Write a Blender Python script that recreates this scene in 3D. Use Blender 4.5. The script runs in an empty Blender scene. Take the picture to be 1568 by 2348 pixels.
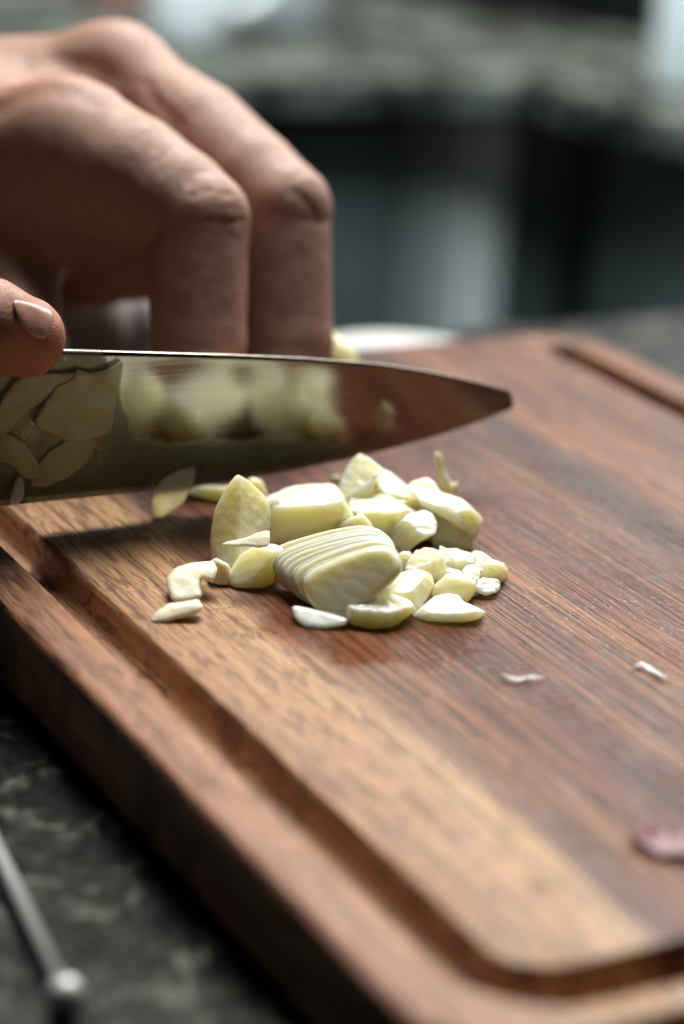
import bpy, bmesh, math, random
import numpy as np

# ------------------------------------------------------------------ camera, world, lights
S = bpy.context.scene
COL = S.collection
F_PX, PITCH, ROLL, YAW, HCAM = 5500.0, math.radians(19.9142), math.radians(4.22297), math.radians(29.4957), 0.16
CXP, CYP = 784.0, 1173.5


def _rx(a):
    c, s = math.cos(a), math.sin(a)
    return np.array([[1, 0, 0], [0, c, -s], [0, s, c]])


def _rz(a):
    c, s = math.cos(a), math.sin(a)
    return np.array([[c, -s, 0], [s, c, 0], [0, 0, 1]])


CM = _rz(-YAW) @ _rx(math.pi / 2 - PITCH) @ _rz(ROLL)     # camera axes as columns: right, up, back
CO = np.array([0.0, 0.0, HCAM])

cam_data = bpy.data.cameras.new('camera')
cam = bpy.data.objects.new('camera', cam_data)
COL.objects.link(cam)
from mathutils import Matrix, Vector
cam.matrix_world = Matrix.Translation(Vector(CO)) @ Matrix([list(r) for r in CM]).to_4x4()
cam_data.sensor_fit = 'VERTICAL'
cam_data.sensor_height = 23.6
cam_data.sensor_width = 15.7
cam_data.lens = 23.6 * F_PX / 2347.0
cam_data.clip_start = 0.02
cam_data.clip_end = 50
cam_data.dof.use_dof = True
cam_data.dof.focus_distance = 0.431
cam_data.dof.aperture_fstop = 4.2
cam_data.dof.aperture_blades = 7
S.camera = cam

W = bpy.data.worlds.new('World')
S.world = W
W.use_nodes = True
W.node_tree.nodes['Background'].inputs['Color'].default_value = (0.60, 0.78, 0.84, 1)
W.node_tree.nodes['Background'].inputs['Strength'].default_value = 0.009


def area(name, loc, target, sx, sy, power, color):
    d = bpy.data.lights.new(name, 'AREA')
    d.shape = 'RECTANGLE'
    d.size, d.size_y, d.energy, d.color = sx, sy, power, color
    o = bpy.data.objects.new(name, d)
    COL.objects.link(o)
    o.location = loc
    o.rotation_euler = (Vector(target) - Vector(loc)).to_track_quat('-Z', 'Y').to_euler()
    return o


area('window_light', (1.85, 1.75, 1.02), (0.35, 0.45, 0), 1.35, 1.20, 36, (1.0, 0.99, 0.96))
area('ceiling_light', (0.58, 0.94, 1.15), (0.28, 0.42, 0), 0.70, 0.60, 37, (1.0, 0.97, 0.91))
area('far_fill', (0.33, 0.70, 0.45), (0.58, 1.20, 0.34), 0.5, 0.30, 7, (0.84, 0.97, 1.0))  # unseen fill light, added to brighten the far cabinets and worktop

S.view_settings.view_transform = 'Standard'
S.view_settings.look = 'None'
S.view_settings.exposure = 0.0
S.view_settings.gamma = 1.0
S.cycles.use_denoising = True
S.cycles.max_bounces = 8

# ------------------------------------------------------------------ projection helpers (picture of 1568 x 2347)


def ray(px, py):
    return CM @ np.array([(px - CXP) / F_PX, -(py - CYP) / F_PX, -1.0])


def at(px, py, z):
    d = ray(px, py)
    return CO + d * ((z - HCAM) / d[2])


def aty(px, py, y):
    d = ray(px, py)
    return CO + d * (y / d[1])


def dp(px, py, t):
    return CO + ray(px, py) * t


def depth_of(p):
    return float(-(CM.T @ (np.asarray(p) - CO))[2])


def proj(P):
    Q = (P - CO) @ CM
    t = -Q[:, 2]
    return CXP + F_PX * Q[:, 0] / t, CYP - F_PX * Q[:, 1] / t, t


def Z2(pts):                       # detail-view coordinates of the garlic heap to picture coordinates
    return [(286.6 + x * 0.598, 974.0 + y * 0.598) for x, y in pts]


def Z4(pts):
    return [(784.0 + x * 0.5, 1031.6 + y * 0.5) for x, y in pts]


def Z3(pts):                       # detail-view coordinates of the blade
    return [(x * 0.5117, 630.2 + y * 0.5117) for x, y in pts]


def Z1(pts):
    return [(x * 0.5117, y * 0.5117) for x, y in pts]

# ------------------------------------------------------------------ object helpers


def tag(o, label=None, cat=None, group=None, kind=None):
    if label:
        o['label'] = label
    if cat:
        o['category'] = cat
    if group:
        o['group'] = group
    if kind:
        o['kind'] = kind
    return o


def empty(name, loc):
    o = bpy.data.objects.new(name, None)
    o.empty_display_size = 0.01
    COL.objects.link(o)
    o.location = loc
    return o


def mesh(name, V, Fc, mat, parent=None, smooth=True):
    V = np.asarray(V, float)
    if parent is None:
        org = np.array([(V[:, 0].min() + V[:, 0].max()) / 2, (V[:, 1].min() + V[:, 1].max()) / 2, V[:, 2].min()])
    else:
        org = np.array(parent_world(parent))
    me = bpy.data.meshes.new(name)
    me.from_pydata((V - org).tolist(), [], Fc if isinstance(Fc, list) else Fc.tolist())
    me.validate()
    if smooth:
        me.polygons.foreach_set('use_smooth', [True] * len(me.polygons))
    me.update()
    if mat:
        me.materials.append(mat)
    o = bpy.data.objects.new(name, me)
    COL.objects.link(o)
    if parent is None:
        o.location = org
    else:
        o.parent = parent
    return o


def parent_world(p):
    l = Vector(p.location)
    while p.parent:
        p = p.parent
        l += Vector(p.location)
    return l


def bm_mesh(name, bm, mat, parent=None, smooth=False):
    V = [tuple(v.co) for v in bm.verts]
    bm.verts.index_update()
    Fc = [[v.index for v in f.verts] for f in bm.faces]
    bm.free()
    return mesh(name, V, Fc, mat, parent, smooth)


def add_box(bm, x0, x1, y0, y1, z0, z1, bev=0.0):
    r = bmesh.ops.create_cube(bm, size=1.0)
    vs = r['verts']
    for v in vs:
        v.co = Vector((x0 + (v.co.x + .5) * (x1 - x0), y0 + (v.co.y + .5) * (y1 - y0), z0 + (v.co.z + .5) * (z1 - z0)))
    if bev:
        es = list({e for v in vs for e in v.link_edges})
        bmesh.ops.bevel(bm, geom=es, offset=bev, segments=2, affect='EDGES', profile=0.5)


def lathe(bm, prof, c, n=40):
    rings = []
    for r, z in prof:
        if r < 1e-6:
            rings.append([bm.verts.new((c[0], c[1], c[2] + z))])
        else:
            rings.append([bm.verts.new((c[0] + r * math.cos(2 * math.pi * k / n), c[1] + r * math.sin(2 * math.pi * k / n), c[2] + z)) for k in range(n)])
    for a, b in zip(rings, rings[1:]):
        for k in range(n):
            k2 = (k + 1) % n
            if len(a) == 1 and len(b) > 1:
                bm.faces.new((a[0], b[k], b[k2]))
            elif len(b) == 1 and len(a) > 1:
                bm.faces.new((a[k], a[k2], b[0]))
            elif len(a) > 1:
                bm.faces.new((a[k], a[k2], b[k2], b[k]))
    bmesh.ops.recalc_face_normals(bm, faces=bm.faces)


def tube(bm, pts, rad, n=12):
    pts = [Vector(p) for p in pts]
    rad = rad if isinstance(rad, (list, tuple)) else [rad] * len(pts)
    rings = []
    for i, p in enumerate(pts):
        t = (pts[min(i + 1, len(pts) - 1)] - pts[max(i - 1, 0)]).normalized()
        a = t.cross(Vector((0, 0, 1)))
        if a.length < 1e-3:
            a = t.cross(Vector((1, 0, 0)))
        a.normalize()
        b = t.cross(a)
        rings.append([bm.verts.new(p + rad[i] * (math.cos(2 * math.pi * k / n) * a + math.sin(2 * math.pi * k / n) * b)) for k in range(n)])
    for a, b in zip(rings, rings[1:]):
        for k in range(n):
            bm.faces.new((a[k], a[(k + 1) % n], b[(k + 1) % n], b[k]))
    bm.faces.new(rings[0][::-1])
    bm.faces.new(rings[-1])
    bmesh.ops.recalc_face_normals(bm, faces=bm.faces)

# ------------------------------------------------------------------ implicit surfaces


def smin(a, b, k):
    h = np.maximum(k - np.abs(a - b), 0) / k
    return np.minimum(a, b) - h * h * k * 0.25


def smax(a, b, k):
    return -smin(-a, -b, k)


def cone(P, a, b, ra, rb):
    """tapered capsule"""
    a = np.asarray(a)
    b = np.asarray(b)
    ab = b - a
    L2 = float(ab @ ab)
    t = np.clip(((P - a) @ ab) / L2, 0, 1)
    d = np.sqrt(((P - a - t[:, None] * ab) ** 2).sum(1))
    return d - (ra + (rb - ra) * t)


def ell(P, c, r):
    q = (P - np.asarray(c)) / np.asarray(r)
    l = np.sqrt((q * q).sum(1))
    return (l - 1) * min(r)


_rng = np.random.default_rng(5)
_ND = _rng.normal(size=(10, 3))
_ND /= np.linalg.norm(_ND, axis=1)[:, None]
_NP = _rng.uniform(0, 6.28, 10)


def wn(P, wl, seed=0):
    """smooth wave noise about -1..1, wl = wavelength in metres"""
    s = np.zeros(len(P))
    for i in range(7):
        k = (i + seed) % 10
        s += np.sin(P @ _ND[k] * (6.283 / wl * (0.7 + 0.12 * i)) + _NP[k] + seed * 1.7 + 1.3 * np.sin(P @ _ND[(k + 3) % 10] * (3.1 / wl) + seed))
    return s / 4.0


def poly_d(X, Y, pts):
    """signed distance in the plane to a closed polygon (negative inside)"""
    n = len(pts)
    d2 = np.full(X.shape, 1e18)
    inside = np.zeros(X.shape, bool)
    for i in range(n):
        x0, y0 = pts[i]
        x1, y1 = pts[(i + 1) % n]
        ex, ey = x1 - x0, y1 - y0
        t = np.clip(((X - x0) * ex + (Y - y0) * ey) / (ex * ex + ey * ey + 1e-12), 0, 1)
        d2 = np.minimum(d2, (X - x0 - t * ex) ** 2 + (Y - y0 - t * ey) ** 2)
        if y0 != y1:
            c = (y0 > Y) != (y1 > Y)
            inside ^= c & (X < (x1 - x0) * (Y - y0) / (y1 - y0) + x0)
    d = np.sqrt(d2)
    return np.where(inside, -d, d)


def line_d(X, Y, pts):
    d2 = np.full(X.shape, 1e18)
    for (x0, y0), (x1, y1) in zip(pts, pts[1:]):
        ex, ey = x1 - x0, y1 - y0
        t = np.clip(((X - x0) * ex + (Y - y0) * ey) / (ex * ex + ey * ey + 1e-12), 0, 1)
        d2 = np.minimum(d2, (X - x0 - t * ex) ** 2 + (Y - y0 - t * ey) ** 2)
    return np.sqrt(d2)


def smooth_poly(pts, it=2, c=.25):
    for _ in range(it):
        q = []
        for i in range(len(pts)):
            a, b = pts[i], pts[(i + 1) % len(pts)]
            q += [(a[0] * (1 - c) + b[0] * c, a[1] * (1 - c) + b[1] * c), (a[0] * c + b[0] * (1 - c), a[1] * c + b[1] * (1 - c))]
        pts = q
    return pts


def surface(fn, lo, hi, h):
    """surface nets over the zero set of fn inside the box lo..hi; coarse pass first"""
    lo = np.asarray(lo, float)
    hi = np.asarray(hi, float)
    K = 4
    nb = np.maximum(np.ceil((hi - lo) / (h * K)).astype(int), 1)
    n = nb * K + 1
    ci = np.stack(np.meshgrid(*[np.arange(m) for m in nb], indexing='ij'), -1).reshape(-1, 3)
    cc = lo + (ci + .5) * h * K
    fc = fn(cc)
    near = np.abs(fc) < h * K * 1.9
    G = np.full(tuple(n), 1.0, dtype=np.float32)
    Gc = fc.reshape(tuple(nb))
    big = np.repeat(np.repeat(np.repeat(Gc, K, 0), K, 1), K, 2)
    G[:-1, :-1, :-1] = big
    mask = np.zeros(tuple(n), bool)
    nm = near.reshape(tuple(nb))
    nmf = np.repeat(np.repeat(np.repeat(nm, K, 0), K, 1), K, 2)
    for dx in (0, 1):
        for dy in (0, 1):
            for dz in (0, 1):
                mask[dx:dx + nmf.shape[0], dy:dy + nmf.shape[1], dz:dz + nmf.shape[2]] |= nmf
    idx = np.argwhere(mask)
    for s in range(0, len(idx), 400000):
        ii = idx[s:s + 400000]
        G[ii[:, 0], ii[:, 1], ii[:, 2]] = fn(lo + ii * h)
    G[0] = np.maximum(G[0], h * .5); G[-1] = np.maximum(G[-1], h * .5)
    G[:, 0] = np.maximum(G[:, 0], h * .5); G[:, -1] = np.maximum(G[:, -1], h * .5)
    G[:, :, 0] = np.maximum(G[:, :, 0], h * .5); G[:, :, -1] = np.maximum(G[:, :, -1], h * .5)
    sg = G < 0
    cnt = np.zeros(tuple(n - 1), np.int8)
    for dx in (0, 1):
        for dy in (0, 1):
            for dz in (0, 1):
                cnt += sg[dx:n[0] - 1 + dx, dy:n[1] - 1 + dy, dz:n[2] - 1 + dz]
    cells = np.argwhere((cnt > 0) & (cnt < 8))
    vid = np.full(tuple(n - 1), -1, np.int64)
    vid[cells[:, 0], cells[:, 1], cells[:, 2]] = np.arange(len(cells))
    acc = np.zeros((len(cells), 3))
    num = np.zeros(len(cells))
    cor = [(a, b, c) for a in (0, 1) for b in (0, 1) for c in (0, 1)]
    for i, a in enumerate(cor):
        for b in cor[i + 1:]:
            if sum(abs(a[k] - b[k]) for k in range(3)) != 1:
                continue
            va = G[cells[:, 0] + a[0], cells[:, 1] + a[1], cells[:, 2] + a[2]].astype(float)
            vb = G[cells[:, 0] + b[0], cells[:, 1] + b[1], cells[:, 2] + b[2]].astype(float)
            cr = (va < 0) != (vb < 0)
            t = np.where(cr, va / np.where(cr, va - vb, 1), 0)
            pt = np.array(a) + t[:, None] * (np.array(b) - np.array(a))
            acc[cr] += pt[cr]
            num[cr] += 1
    V = lo + (cells + acc / num[:, None]) * h
    quads = []
    for ax in range(3):
        u, w = (ax + 1) % 3, (ax + 2) % 3
        sl0 = [slice(None)] * 3
        sl1 = [slice(None)] * 3
        sl0[ax] = slice(0, -1)
        sl1[ax] = slice(1, None)
        ed = sg[tuple(sl0)] != sg[tuple(sl1)]
        e = np.argwhere(ed)
        ok = (e[:, u] > 0) & (e[:, w] > 0) & (e[:, u] < n[u] - 1) & (e[:, w] < n[w] - 1)
        e = e[ok]

        def cv(du, dw):
            q = e.copy()
            q[:, u] -= du
            q[:, w] -= dw
            return vid[q[:, 0], q[:, 1], q[:, 2]]
        Q = np.stack([cv(1, 1), cv(0, 1), cv(0, 0), cv(1, 0)], 1)
        ins = sg[e[:, 0], e[:, 1], e[:, 2]]
        Q[~ins] = Q[~ins][:, ::-1]
        quads.append(Q)
    Q = np.concatenate(quads)
    Q = Q[(Q >= 0).all(1)]
    return V, Q

# ------------------------------------------------------------------ materials


def new_mat(name):
    m = bpy.data.materials.new(name)
    m.use_nodes = True
    nt = m.node_tree
    return m, nt, nt.nodes['Principled BSDF']


class NT:
    def __init__(self, nt):
        self.nt = nt

    def n(self, typ, **kw):
        nd = self.nt.nodes.new(typ)
        for k, v in kw.items():
            setattr(nd, k, v)
        return nd

    def put(self, sock, v):
        if hasattr(v, 'is_linked') or isinstance(v, bpy.types.NodeSocket):
            self.nt.links.new(v, sock)
        else:
            if hasattr(sock.default_value, '__len__') and len(sock.default_value) == 4 and len(v) == 3:
                v = tuple(v) + (1,)
            sock.default_value = v

    def pos(self):
        return self.n('ShaderNodeNewGeometry').outputs['Position']

    def xyz(self, v):
        s = self.n('ShaderNodeSeparateXYZ')
        self.put(s.inputs[0], v)
        return s.outputs

    def mapping(self, v, scale=(1, 1, 1), rot=(0, 0, 0), loc=(0, 0, 0)):
        m = self.n('ShaderNodeMapping')
        self.put(m.inputs['Vector'], v)
        m.inputs['Scale'].default_value = scale
        m.inputs['Rotation'].default_value = rot
        m.inputs['Location'].default_value = loc
        return m.outputs[0]

    def noise(self, v, scale=1.0, detail=4, rough=.55, dist=0.0):
        t = self.n('ShaderNodeTexNoise')
        self.put(t.inputs['Vector'], v)
        t.inputs['Scale'].default_value = scale
        t.inputs['Detail'].default_value = detail
        t.inputs['Roughness'].default_value = rough
        t.inputs['Distortion'].default_value = dist
        return t.outputs['Fac']

    def voro(self, v, scale, feature='F1', out='Distance'):
        t = self.n('ShaderNodeTexVoronoi', feature=feature)
        self.put(t.inputs['Vector'], v)
        t.inputs['Scale'].default_value = scale
        return t.outputs[out]

    def math(self, op, a, b=0.0, c=0.0, clamp=False):
        m = self.n('ShaderNodeMath', operation=op)
        m.use_clamp = clamp
        self.put(m.inputs[0], a)
        self.put(m.inputs[1], b)
        if op in ('MULTIPLY_ADD', 'COMPARE', 'SMOOTH_MIN'):
            self.put(m.inputs[2], c)
        return m.outputs[0]

    def ss(self, v, a, b, to0=0.0, to1=1.0):
        m = self.n('ShaderNodeMapRange', interpolation_type='SMOOTHSTEP')
        self.put(m.inputs['Value'], v)
        m.inputs['From Min'].default_value = a
        m.inputs['From Max'].default_value = b
        m.inputs['To Min'].default_value = to0
        m.inputs['To Max'].default_value = to1
        return m.outputs[0]

    def ramp(self, v, stops, interp='LINEAR'):
        r = self.n('ShaderNodeValToRGB')
        cr = r.color_ramp
        cr.interpolation = interp
        while len(cr.elements) < len(stops):
            cr.elements.new(0.5)
        for e, (p, c) in zip(cr.elements, stops):
            e.position = p
            e.color = tuple(c) + (1,) if len(c) == 3 else c
        self.put(r.inputs[0], v)
        return r.outputs[0]

    def mix(self, f, a, b, blend='MIX'):
        m = self.n('ShaderNodeMix', data_type='RGBA', blend_type=blend)
        self.put(m.inputs[0], f)
        self.put(m.inputs[6], a)
        self.put(m.inputs[7], b)
        return m.outputs[2]

    def bump(self, h, dist, strength=1.0, normal=None):
        b = self.n('ShaderNodeBump')
        self.put(b.inputs['Height'], h)
        b.inputs['Distance'].default_value = dist
        b.inputs['Strength'].default_value = strength
        if normal is not None:
            self.put(b.inputs['Normal'], normal)
        return b.outputs[0]


def simple(name, col, rough=.5, metal=0.0, spec=.5, var=0.15, scale=60):
    m, nt, b = new_mat(name)
    N = NT(nt)
    p = N.pos()
    n = N.noise(p, scale, 4)
    c0 = tuple(c * (1 - var) for c in col)
    c1 = tuple(min(1, c * (1 + var)) for c in col)
    N.put(b.inputs['Base Color'], N.ramp(n, [(0.3, c0), (0.7, c1)]))
    N.put(b.inputs['Roughness'], N.ss(N.noise(p, scale * 2.3, 3), .3, .7, rough * .85, min(1, rough * 1.15)))
    b.inputs['Metallic'].default_value = metal
    b.inputs['Specular IOR Level'].default_value = spec
    return m


def wood_mat():
    m, nt, b = new_mat('acacia_wood')
    N = NT(nt)
    p = N.pos()
    o = N.xyz(p)
    # plank position with wandering edge
    wob = N.noise(N.mapping(p, (22, 9, 1)), 1.0, 3)
    wob2 = N.noise(N.mapping(p, (90, 26, 30)), 1.0, 3)
    x = N.math('ADD', o[0], N.math('MULTIPLY', N.math('SUBTRACT', wob, .5), .016))
    x = N.math('ADD', x, N.math('MULTIPLY', N.math('SUBTRACT', wob2, .5), .006))
    t = N.ss(x, .13, .35)
    t = N.math('DIVIDE', N.math('SUBTRACT', x, .13), .22)
    tan = (.54, .325, .16)
    pink = (.36, .165, .10)
    heart = (.110, .022, .010)
    heart2 = (.190, .050, .021)
    orange = (.29, .115, .052)
    col = N.ramp(t, [(0.0, pink), (.085, (.42, .21, .12)), (.125, (.42, .23, .12)), (.215, tan), (.232, (.11, .045, .03)), (.26, heart2), (.36, heart),
                     (.50, heart2), (.63, (.085, .026, .017)), (.668, (.045, .018, .014)), (.70, orange), (.80, (.20, .07, .032)), (.93, orange), (1.0, (.22, .08, .04))])
    # long growth streaks
    g1 = N.noise(N.mapping(p, (330, 9, 60)), 1.0, 5, .6, .5)
    g2 = N.noise(N.mapping(p, (780, 24, 160)), 1.0, 4, .6, .9)
    g3 = N.noise(N.mapping(p, (55, 5, 20)), 1.0, 3, .5, .3)
    col = N.mix(N.math('MULTIPLY', N.ss(g1, .50, .64, 0, .70), N.ss(x, .172, .190, .50, 1.0)), col, (.060, .016, .010))
    col = N.mix(N.ss(g3, .52, .70, 0, .55), col, (.42, .20, .09))
    col = N.mix(N.math('MULTIPLY', N.ss(g2, .52, .61, 0, .66), N.ss(x, .172, .190, .45, 1.0)), col, (.045, .013, .009))
    # pores: short dark dashes
    po = N.noise(N.mapping(p, (2600, 150, 600)), 1.0, 2, .5)
    col = N.mix(N.ss(po, .62, .70, 0, .65), col, (.035, .012, .009))
    # figured cross ripple (the tan strip)
    rip = N.noise(N.mapping(p, (500, 70, 50), (0, 0, .35)), 1.0, 4, .6, 1.4)
    tanm = N.ss(x, .178, .184, 1, 0)
    col = N.mix(N.math('MULTIPLY', N.ss(rip, .52, .58), N.math('MULTIPLY', tanm, .72)), col, (.13, .045, .022))
    fine = N.noise(N.mapping(p, (1350, 26, 300)), 1.0, 3, .6, .4)
    hm = N.ss(x, .178, .186)
    col = N.mix(N.math('MULTIPLY', N.ss(fine, .50, .58, 0, .85), N.math('ADD', N.math('MULTIPLY', hm, .65), .35)), col, (.030, .012, .010))
    # knife scoring: thin pale and dark cuts, nearly all along the blade's direction
    s1 = N.noise(N.mapping(p, (22, 2600, 1), (0, 0, .12)), 1.0, 1, .5)
    s2 = N.noise(N.mapping(p, (34, 2100, 1), (0, 0, -.22), (4, 2, 0)), 1.0, 1, .5)
    sm = N.ss(N.noise(N.mapping(p, (60, 60, 1), loc=(7, 7, 0)), 1.0, 2), .48, .62)
    sco = N.math('MULTIPLY', N.math('MAXIMUM', N.ss(s1, .66, .72), N.ss(s2, .67, .73)), sm)
    col = N.mix(N.math('MULTIPLY', sco, .6), col, (.50, .34, .25))
    # dry residue specks over the worked middle, glints painted in with them
    sp = N.noise(N.mapping(p, (1500, 620, 900)), 1.0, 3, .65)
    area_m = N.noise(N.mapping(p, (26, 20, 1), loc=(3, 1, 0)), 1.0, 3)
    worn = N.math('MULTIPLY', N.ss(x, .184, .20), N.ss(area_m, .36, .62))
    col = N.mix(N.math('MULTIPLY', N.ss(sp, .59, .66), N.math('MULTIPLY', worn, .55)), col, (.58, .46, .40))
    haz = N.noise(N.mapping(p, (70, 40, 1)), 1.0, 4)
    col = N.mix(N.math('MULTIPLY', worn, N.ss(haz, .4, .7, 0, .08)), col, (.40, .22, .17))
    # juice-wet wood round the garlic, heap's front shadow put into its dark tone
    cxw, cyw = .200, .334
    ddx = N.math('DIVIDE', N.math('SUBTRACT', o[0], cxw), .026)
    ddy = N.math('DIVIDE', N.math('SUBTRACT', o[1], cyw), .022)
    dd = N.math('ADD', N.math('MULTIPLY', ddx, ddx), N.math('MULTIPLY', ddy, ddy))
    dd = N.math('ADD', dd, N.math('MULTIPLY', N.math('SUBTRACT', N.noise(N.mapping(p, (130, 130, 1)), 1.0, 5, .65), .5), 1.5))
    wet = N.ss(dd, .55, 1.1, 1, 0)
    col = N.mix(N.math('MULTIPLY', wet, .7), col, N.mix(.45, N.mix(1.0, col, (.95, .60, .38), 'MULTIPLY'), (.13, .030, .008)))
    N.put(b.inputs['Base Color'], col)
    r = N.ss(N.noise(N.mapping(p, (120, 30, 1)), 1.0, 4), .3, .7, .38, .54)
    r = N.math('ADD', r, N.math('MULTIPLY', worn, .10))
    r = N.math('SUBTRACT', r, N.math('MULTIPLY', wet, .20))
    N.put(b.inputs['Roughness'], r)
    b.inputs['Specular IOR Level'].default_value = .36
    h = N.math('ADD', N.math('MULTIPLY', po, -.9), N.math('MULTIPLY', N.math('MULTIPLY', fine, N.math('ADD', hm, .5)), -2.2))
    h = N.math('SUBTRACT', h, sco)
    h = N.math('ADD', h, N.math('MULTIPLY', N.math('MULTIPLY', sp, worn), .5))
    h2 = N.noise(N.mapping(p, (1500, 420, 600)), 1.0, 3)
    h = N.math('ADD', h, N.math('MULTIPLY', N.math('MULTIPLY', h2, worn), .9))
    N.put(b.inputs['Normal'], N.bump(h, .00034, 1.0))
    return m


def granite_mat(far=False):
    m, nt, b = new_mat('dark_granite')
    N = NT(nt)
    p = N.pos()
    n1 = N.noise(p, 95 if far else 150, 5, .68, .6)
    n2 = N.noise(N.mapping(p, loc=(2, 1, 0)), 210, 5, .6, .8)
    v = N.voro(p, 260)
    col = N.ramp(n1, [(.38, (.003, .004, .003)), (.53, (.004, .005, .0045)), (.59, (.06, .063, .052)), (.70, (.22, .215, .175))])
    col = N.mix(N.ss(n2, .52, .66, 0, .8), col, (.006, .0065, .006))
    col = N.mix(N.ss(v, .12, .05, 0, .35), col, (.22, .235, .22))
    n3 = N.noise(N.mapping(p, loc=(5, 3, 1)), 40, 3)
    col = N.mix(N.ss(n3, .54, .68, 0, .15), col, (.035, .042, .037))
    if far:        # same stone, its brighter lighting and sheen put into a paler colour
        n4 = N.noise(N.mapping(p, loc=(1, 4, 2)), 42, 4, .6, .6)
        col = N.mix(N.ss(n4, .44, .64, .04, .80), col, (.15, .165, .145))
    N.put(b.inputs['Base Color'], col)
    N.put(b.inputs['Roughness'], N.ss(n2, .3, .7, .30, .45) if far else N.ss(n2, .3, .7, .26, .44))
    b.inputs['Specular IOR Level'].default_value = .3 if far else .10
    N.put(b.inputs['Normal'], N.bump(n2, .0002, .25))
    return m


def garlic_mat(name, tint=(.91, .85, .54), green=0.0, sss=.85, scl=1.0):
    m, nt, b = new_mat(name)
    N = NT(nt)
    p = N.pos()
    n = N.noise(p, 170, 3)
    n2 = N.noise(p, 900, 4)
    pale = tuple(c * .55 + d * .45 for c, d in zip(tint, (.86, .85, .72)))
    col = N.mix(N.ss(n, .32, .68), tint, pale)
    fib = N.noise(N.mapping(p, (2200, 700, 700), (.3, .2, .5)), 1.0, 3)
    col = N.mix(N.ss(fib, .5, .75, 0, .12), col, (.90, .88, .76))
    if green:
        col = N.mix(N.ss(N.noise(p, 120, 2), .4, .6, 0, green), col, (.52, .58, .20))
    N.put(b.inputs['Base Color'], col)
    N.put(b.inputs['Roughness'], N.ss(N.noise(p, 420, 3), .35, .65, .30, .50))
    b.inputs['Subsurface Weight'].default_value = sss
    b.inputs['Subsurface Radius'].default_value = (.0110, .0090, .0042)
    b.inputs['Subsurface Scale'].default_value = scl
    b.inputs['Coat Weight'].default_value = .35
    b.inputs['Coat Roughness'].default_value = .10
    h = N.math('ADD', N.math('MULTIPLY', n2, .6), N.math('MULTIPLY', fib, .5))
    N.put(b.inputs['Normal'], N.bump(h, .00010, .40))
    return m


def skin_mat():
    m, nt, b = new_mat('skin')
    N = NT(nt)
    p = N.pos()
    at_ = N.n('ShaderNodeAttribute', attribute_name='redness')
    red = at_.outputs['Fac']
    n = N.noise(p, 130, 4, .6)
    n2 = N.noise(p, 520, 4, .6)
    col = N.ramp(n, [(.3, (.36, .198, .142)), (.7, (.43, .25, .182))])
    col = N.mix(N.ss(n2, .45, .75, 0, .18), col, (.42, .20, .135))
    col = N.mix(N.math('MULTIPLY', red, .75, clamp=True), col, (.47, .15, .095))
    N.put(b.inputs['Base Color'], col)
    N.put(b.inputs['Roughness'], N.ss(n2, .3, .7, .40, .56))
    b.inputs['Subsurface Weight'].default_value = .22
    b.inputs['Subsurface Radius'].default_value = (.0030, .0012, .0006)
    b.inputs['Subsurface Scale'].default_value = 1.0
    b.inputs['Specular IOR Level'].default_value = .4
    v = N.voro(N.mapping(p, (1, 1, 1.6), (.2, .5, .1)), 1150, 'DISTANCE_TO_EDGE')
    v2 = N.noise(N.mapping(p, (600, 900, 2200), (.1, .6, .4)), 1.0, 3)
    h = N.math('ADD', N.ss(v, 0, .12), N.math('MULTIPLY', v2, 1.3))
    N.put(b.inputs['Normal'], N.bump(h, .00018, .42))
    return m


def nail_mat():
    m, nt, b = new_mat('nail')
    N = NT(nt)
    p = N.pos()
    n = N.noise(N.mapping(p, (300, 900, 900)), 1.0, 3)
    N.put(b.inputs['Base Color'], N.ramp(n, [(.3, (.46, .24, .20)), (.7, (.55, .31, .27))]))
    b.inputs['Roughness'].default_value = .28
    b.inputs['Subsurface Weight'].default_value = .25
    b.inputs['Subsurface Radius'].default_value = (.003, .001, .0006)
    return m


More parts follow.
